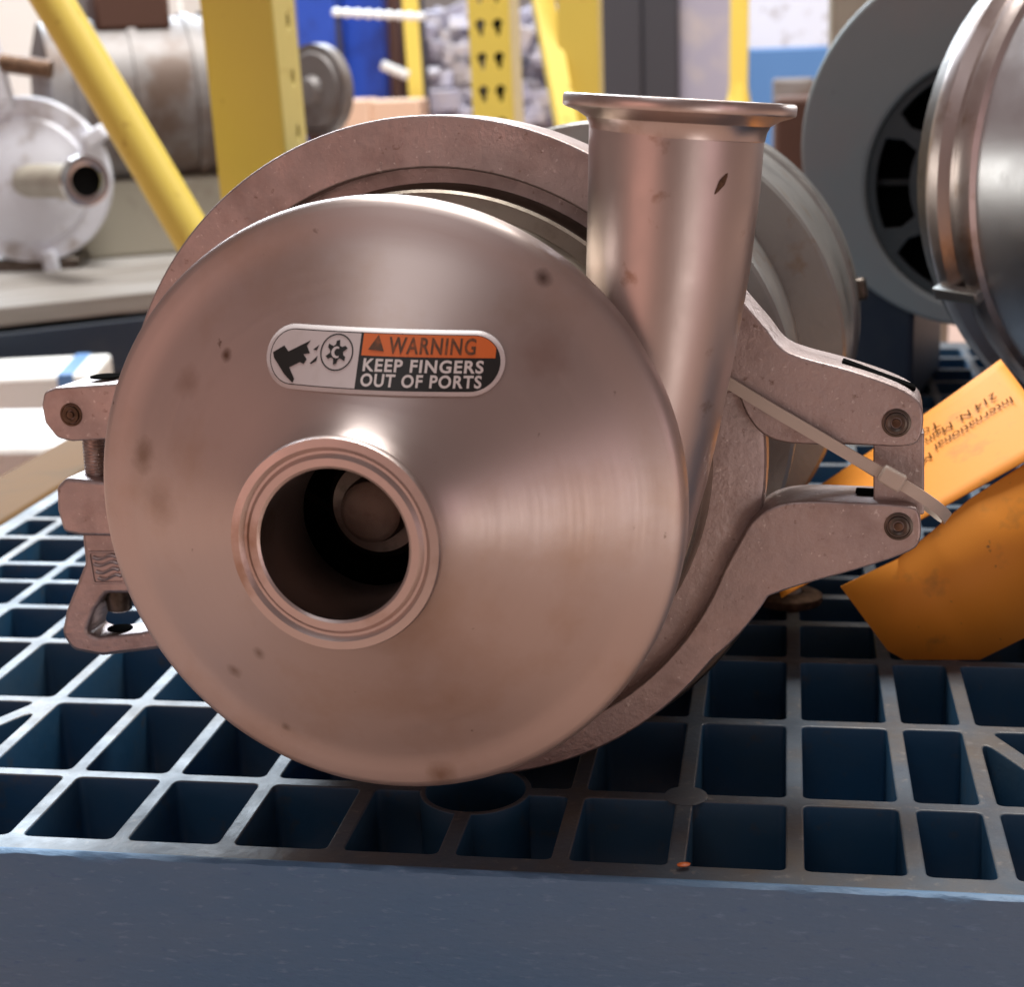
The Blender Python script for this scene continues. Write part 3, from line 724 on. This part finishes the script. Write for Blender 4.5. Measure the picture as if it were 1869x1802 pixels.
a = math.radians(205); MB().box((cr*1.01*math.cos(a), -.018, cc.z+cr*1.01*math.sin(a)), (.006, .030, .007), Matrix.Rotation(-a, 3, 'Y')).build('band_catch', M['motor'], can, .001)
for y_ in (-.05, -.16): MB().box((0, y_, (cc.z-cr*.93)/2), (.09, .02, max(.01, cc.z-cr*.93))).build('cradle', M['navy'], can, .003)

# ------------------------------------------------------------------ yellow racking
def rack_post(name, base, w, d, top, holes, label, lean=0, side_holes=None, front='yellow', side='lit_yellow', group=None, pitch=.0508, hz0=.02):
    p = empty(name, base, (0, lean, 0)); tag(p, label, 'rack post', group)
    hgt = top-base[2]; th = .003
    def tear(cx, cz, s=1.0): return [(cx+.0085*s*math.cos(t)*(1 if math.sin(t) > 0 else .55-.0*t), cz+(.011 if math.sin(t) > 0 else .016)*s*math.sin(t)) for t in [2*PI*k/18 for k in range(18)]]
    hs = []
    if holes:
        z = hz0
        while z < hgt-.03:
            if z > .03:
                hs += [tear(-w*.21, z), tear(w*.21, z)]
            z += pitch
    T = Matrix(((1, 0, 0, 0), (0, 0, 1, th/2), (0, 1, 0, 0), (0, 0, 0, 1)))
    link('web', plate_mesh([[(-w/2, 0), (w/2, 0), (w/2, hgt), (-w/2, hgt)]]+hs, th, T, .0008), M[front], p)
    for s in (-1, 1):
        T = Matrix(((0, 0, 1, s*(w/2-th/2+.0008)), (1, 0, 0, th+.0006), (0, 1, 0, 0), (0, 0, 0, 1)))
        ss = []
        if side_holes:
            z = side_holes
            while z < hgt-.03:
                if z > .03: ss.append([(d*.62+.0045*math.cos(t), z+.0085*math.sin(t)) for t in [2*PI*k/14 for k in range(14)]])
                z += .0508
        link('flange', plate_mesh([[(0, 0), (d, 0), (d, hgt), (0, hgt)]]+ss, th, T, .0006), M[side], p)
    MB().box((0, d+.002, hgt/2), (w*.9, .003, hgt)).build('dark_backing', M['black'], p)  # black sheet stands in for the shade inside the hollow post
    return p
g = W(441, 150, 1.5)
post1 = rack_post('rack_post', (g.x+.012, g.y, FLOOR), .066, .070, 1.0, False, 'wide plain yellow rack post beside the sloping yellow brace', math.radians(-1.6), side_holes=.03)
MB().box((.049, .035, .145), (.030, .075, .335)).build('base_bracket', M['black'], post1, .002)
a, b = W(60, -60, 1.42), W(392, 500, 1.42)
b = b+(b-a)*((FLOOR-b.z)/(b.z-a.z))
br = MB().tube([a-b, (a-b)*.5, Vector((0, 0, 0))], .0178, 24).build('brace', M['yellow']); br.location = b
tag(br, 'sloping yellow tube brace in front of the white flanged pump', 'brace')
g = W(900, 105, 2.6); rack_post('rack_post', (g.x, g.y, FLOOR), .066, .095, 1.2, True, 'yellow rack post punched with two rows of teardrop holes', math.radians(-.6), side='lit_cream', hz0=.031)
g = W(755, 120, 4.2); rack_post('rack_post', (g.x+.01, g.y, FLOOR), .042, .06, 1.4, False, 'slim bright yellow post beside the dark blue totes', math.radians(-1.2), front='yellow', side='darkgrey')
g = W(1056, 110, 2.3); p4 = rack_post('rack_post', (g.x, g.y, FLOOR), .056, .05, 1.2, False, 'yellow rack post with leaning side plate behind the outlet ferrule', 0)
a, b = W(985, -30, 2.33), W(1036, 240, 2.28)
b = b+(b-a)*((FLOOR-b.z)/(b.z-a.z))
pb = MB().box((0, 0, 0), (.03, .02, (a-b).length), (a-b).to_track_quat('Z', 'Y').to_matrix()).build('rack_brace', M['yellow'], None, .002); pb.location = (a+b)/2
tag(pb, 'thin yellow brace leaning against the post behind the outlet', 'brace')
g = W(1345, 90, 3.2); p5 = rack_post('rack_post', (g.x, g.y, FLOOR), .034, .03, 1.4, False, 'thin yellow post in front of the blue mesh-covered crate', math.radians(.6))
q = W(1348, 168, 3.2); MB().lathe([(.022, 0), (.026, 0), (.020, .03), (.018, .045)], 20, (0, .015, q.z-FLOOR-.03), 'z').build('post_collar', M['yellow'], p5)
# yellow rack beam along the left of the pallet
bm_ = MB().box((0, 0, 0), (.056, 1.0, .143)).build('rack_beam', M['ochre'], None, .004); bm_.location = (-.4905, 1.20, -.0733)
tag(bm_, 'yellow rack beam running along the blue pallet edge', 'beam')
sup = None

# ------------------------------------------------------------------ left: board deck with a white flanged pump and other machinery
dk = empty('timber_deck', (-1.25, 2.15, FLOOR)); tag(dk, 'weathered plank deck on a dark blue base under the white pump', 'pallet')
g0 = ground(0, 562); g1 = ground(330, 527); dirx = (g1-g0).normalized(); diry = Vector((-dirx.y, dirx.x, 0))
rz = math.atan2(dirx.y, dirx.x)
dk.location = (g0.x, g0.y, FLOOR); dk.rotation_euler = (0, 0, rz)
for k in range(6):
    MB().box((.10, .055+.105*k, -FLOOR-.011), (1.3, .1, .022)).build('plank', M['wood'], dk, .002)
for bx_ in (-.45, .10, .62): MB().box((bx_, .32, .058), (.12, .58, .116)).build('bearer', M['navy'], dk, .004)
MB().box((.10, .03, .085), (1.3, .05, .062)).build('side_rail', M['navy'], dk, .003)

wp = empty('white_pump', (0, 0, 0)); c = W(50, 330, 2.12); wp.location = (c.x, c.y, 0); wp.rotation_euler = (0, 0, math.radians(14))
tag(wp, 'whitish flanged pump with a short open port on the plank deck', 'pump')
h_ = c.z
MB().lathe([(.0001, -.012), (.048, -.012), (.060, -.006), (.078, -.004), (.082, 0), (.104, 0), (.106, .003), (.106, .02), (.10, .024), (.085, .03), (.085, .12), (.06, .15), (.0001, .15)], 72, (0, 0, h_)).build('flange', M['white_enamel'], wp, angle=30)
pr = W(150, 330, 1.98)-wp.location; Rz = Matrix.Rotation(-math.radians(14), 3, 'Z'); pr = Rz @ pr
pt = MB().tube([(0.0, 0, h_), pr], .021, 28).build('port', M['beige'], wp)
dr = (pr-Vector((0, 0, h_))).normalized(); Q = dr.to_track_quat('Y', 'Z').to_matrix()
mb = MB().lathe([(.019, .004), (.019, .012), (.022, .013), (.030, .012), (.031, .007), (.023, .0), (.021, -.004)], 36, caps=False); mb.v = [tuple(Q @ Vector(v)+pr) for v in mb.v]; mb.build('port_ferrule', M['bright'], pt)
mb = MB().lathe([(.0001, .0068), (.0205, .0068)], 24, caps=False); mb.v = [tuple(Q @ Vector(v)+pr) for v in mb.v]; mb.build('port_bore', M['hole'], pt)
for an in (100, 30, -80, 200):
    a = math.radians(an); MB().box((.106*math.cos(a), .004, h_+.106*math.sin(a)), (.03, .03, .02), Matrix.Rotation(-a, 3, 'Y')).build('clamp_lug', M['white_enamel'], wp, .004)
q = Rz @ (W(15, 130, 2.1)-wp.location)
MB().tube([(q.x-.02, .01, h_+.10), (q.x-.01, .0, q.z-.03), (q.x-.02, -.01, q.z+.05)], .017, 16).build('outlet', M['white_enamel'], wp)
MB().tube([(q.x-.05, .0, q.z+.02), (q.x+.06, -.015, q.z+.0)], .012, 12).build('yoke', M['rust'], wp)
MB().box((0, .06, (h_-.105)/2+.0), (.11, .12, max(h_-.095, .02))).build('pump_foot', M['dark'], wp, .004)

def machine(name, label, cat, c, d, mt, rz_=0, bev=.006, group=None):
    o_ = MB().box((0, 0, d[2]/2), d).build(name, M[mt], None, bev); o_.location = c; o_.rotation_euler = (0, 0, rz_); tag(o_, label, cat, group); return o_
# beige motor saddle and grey motor behind the brace
g = W(255, 300, 2.32); gm = empty('grey_motor', (g.x, g.y, 0)); gm.rotation_euler = (0, 0, math.radians(30)); tag(gm, 'dusty grey horizontal motor behind the sloping yellow brace', 'motor')
zc = W(290, 190, 2.3).z
MB().lathe([(.0001, -.13), (.08, -.13), (.115, -.12), (.118, -.10), (.118, .10), (.124, .10), (.124, .13), (.10, .14), (.0001, .14)], 64, (0, 0, zc), 'x').build('motor_shell', M['grey'], gm)
for k in range(3): MB().lathe([(.117, 0), (.122, 0), (.122, .012), (.117, .012)], 48, (-.09+.08*k, 0, zc), 'x', True).build('cooling_rib', M['grey'], gm)
MB().box((0, -.02, zc+.125), (.10, .09, .05)).build('terminal_box', M['brown'], gm, .006)
MB().box((0, 0, (zc-.10)/2), (.22, .18, zc-.09)).build('saddle', M['beige'], gm, .01)
c = W(210, 240, 2.25); o = machine('beige_guard', 'flat beige sheet guard leaning beside the white pump port', 'guard', (c.x+.01, c.y, .03), (.11, .015, .27), 'beige', math.radians(12)); o.rotation_euler = (math.radians(-6), math.radians(8), math.radians(12))
c = ground(185, 452); machine('base_plate', 'pale blue base plate under the beige guard', 'plate', (c.x, c.y+.03, .001), (.11, .10, .055), 'paleblue', .2)
c = ground(290, 452); machine('base_plate', 'pale blue base plate leaning near the foot of the brace', 'plate', (c.x, c.y+.03, .001), (.10, .08, .075), 'paleblue', -.15)
fo = MB().lathe([(.0001, -.012), (.014, -.011), (.020, -.002), (.046, -.003), (.050, .002), (.058, 0), (.058, .016), (.05, .02), (.0001, .02)], 56).build('loose_flange', M['grey']); c = W(572, 165, 2.1); fo.location = c; fo.rotation_euler = (0, 0, math.radians(-32))
tag(fo, 'round grey flange standing on edge beside the wide yellow post', 'flange')
st = MB().lathe([(.05, 0), (.05, .01), (.018, .02), (.014, .1), (.014, max(.12, c.z-.056-FLOOR)), (.03, max(.121, c.z-.055-FLOOR))], 20, (0, 0, 0), 'z').build('flange_stand', M['brown']); st.location = (c.x, c.y+.01, FLOOR); tag(st, 'thin brown stand holding the loose grey flange', 'stand')
# white cartons low at the left
c = W(60, 690, 1.75); ch = c.z-FLOOR+.012
ct = empty('white_carton', (c.x, c.y, FLOOR), (0, 0, .25)); tag(ct, 'white carton with a blue stripe beneath the plank deck', 'carton')
MB().box((0, 0, ch/2), (.15, .12, ch)).build('box_body', M['paper'], ct, .004)
MB().box((.045, 0, ch/2+.001), (.016, .123, ch+.001)).build('stripe', M['midblue'], ct, .001)
c = W(35, 805, 1.45); machine('white_carton', 'flat white carton lying beside the yellow rack beam', 'carton', (c.x-.03, c.y, FLOOR), (.19, .16, c.z-FLOOR+.012), 'paper', .1)

# ------------------------------------------------------------------ far goods
c = W(40, 30, 3.3); machine('white_box', 'white box standing high behind the white flanged pump', 'box', (c.x, c.y, FLOOR), (.12, .1, W(40, 5, 3.3).z-FLOOR+.03), 'paper', .2)
c = W(322, 20, 3.2); machine('white_box', 'narrow white box behind the grey motor beside the wide post', 'box', (c.x, c.y, FLOOR), (.07, .1, W(322, 0, 3.2).z-FLOOR+.03), 'paper', -.1)
c = W(645, 100, 4.6); machine('blue_tote', 'dark blue tote standing beside the rust brown cabinet', 'tote', (c.x, c.y, FLOOR), (.20, .18, .56), 'blue', .1)
c = W(590, 90, 4.4); machine('blue_tote', 'blue tote half hidden by the round grey flange', 'tote', (c.x, c.y, FLOOR), (.10, .18, .58), 'blue', .1)
c = W(712, 95, 4.7); machine('brown_cabinet', 'rust brown cabinet between the blue tote and slim yellow post', 'cabinet', (c.x, c.y, FLOOR), (.10, .2, .6), 'brown')
for x_, w_ in ((652, .085), (730, .12)):
    c = W(x_, 205, 3.9); machine('cardboard_box', 'pale cardboard box in front of the blue tote' if x_ < 700 else 'pale cardboard box beside the slim yellow post', 'box', (c.x, c.y, FLOOR), (w_, .1, W(x_, 180, 3.9).z-FLOOR), 'carton')
rl = MB(); a, b = W(615, 22, 4.0), W(768, 30, 4.0)
tr = empty('wire_shelf', (a+b)/2); tag(tr, 'white wire shelf edge above the blue totes', 'shelf')
for k in range(9):
    p = a+(b-a)*k/8-tr.location; MB().lathe([(.0001, -.012), (.012, -.006), (.013, .004), (.0001, .012)], 14, p, 'z').build('hook', M['paper'], tr)
MB().tube([a-tr.location, b-tr.location], .008, 10).build('rail', M['paper'], tr)
for e in (a, b): MB().tube([e-tr.location, Vector((e.x, e.y+.05, FLOOR))-tr.location], .006, 10).build('upright', M['darkgrey'], tr)
a, b = W(697, 118, 4.1), W(745, 138, 4.1)
o = MB().tube([a-b, Vector((0, 0, 0))], .012, 14).build('white_pipe', M['paper']); o.location = b; tag(o, 'short white pipe end beside the slim yellow post', 'pipe')
random.seed(11)
shelf = machine('goods_bench', 'long low grey bench under the wrapped parts', 'bench', (W(960, 200, 4.9).x, W(960, 200, 4.9).y, FLOOR), (1.3, .5, W(960, 215, 4.9).z-FLOOR), 'grey', .1)
gl = ['lilac', 'tan', 'lilac', 'grey', 'tan', 'lilac', 'midfilm', 'tan']
bm = bmesh.new()
for k in range(300):
    px = random.uniform(775, 1125); py = random.uniform(20, 225)
    c = W(px, py, 4.5+random.uniform(0, .35)); s_ = random.uniform(.022, .050)
    r_ = bmesh.ops.create_cube(bm, size=1, matrix=Matrix.Translation(c) @ Matrix.Rotation(random.uniform(-.6, .6), 4, random.choice('XYZ')) @ Matrix.Diagonal((s_*random.uniform(1, 1.8), s_, s_*random.uniform(.7, 1.4), 1)))
    mi = random.randrange(len(gl))
    for f in {f for v in r_['verts'] for f in v.link_faces}: f.material_index = mi
me = bpy.data.meshes.new('wrapped_parts'); bm.to_mesh(me); bm.free()
o = link('wrapped_parts', me, M['lilac'], None, .004)
for k, g_ in enumerate(gl):
    if k: me.materials.append(M[g_])
    else: me.materials[0] = M[g_]
tag(o, 'mass of small bagged grey and lilac parts heaped behind the punched post', 'parts', kind='stuff')
for x_, w_, mt, lb in ((1133, .13, 'darkgrey', 'charcoal cabinet just behind the outlet ferrule'), (1172, .08, 'lilac', 'pale lilac panel between two charcoal columns'), (1208, .10, 'darkgrey', 'narrow charcoal column beside the lilac panel'), (1270, .22, 'lilac', 'grey lilac film-wrapped pallet load beside the thin yellow post')):
    c = W(x_, 100, 3.9); machine('cabinet' if 'film' not in lb else 'wrapped_load', lb, 'cabinet' if 'film' not in lb else 'load', (c.x, c.y+(0 if mt == 'darkgrey' else .05), FLOOR), (w_*.85, .12, .9), mt)
c = W(1440, 60, 4.6); machine('pale_stack', 'pale grey-blue stack of film-wrapped trays behind the thin yellow post', 'stack', (c.x, c.y, FLOOR), (.36, .2, .9), 'white_enamel')
c = W(1440, 125, 4.0); machine('blue_crate', 'light blue crate behind the thin yellow post', 'crate', (c.x, c.y, FLOOR), (.26, .15, W(1440, 85, 4.0).z-FLOOR), 'midblue')
c = W(1448, 165, 3.4); machine('parts_box', 'small grey box in front of the light blue crate', 'box', (c.x, c.y, FLOOR), (.085, .08, W(1448, 142, 3.4).z-FLOOR), 'grey')
c = W(1440, 205, 2.0); machine('brown_block', 'dark brown block behind the outlet ferrule end', 'block', (c.x+.02, c.y, FLOOR), (.075, .08, W(1440, 175, 2.0).z-FLOOR), 'brown')
c = W(1530, 40, 1.9); machine('grey_cabinet', 'grey brown cabinet edge behind the motor bell', 'cabinet', (c.x+.06, c.y, FLOOR), (.14, .14, 1.0), 'beige')
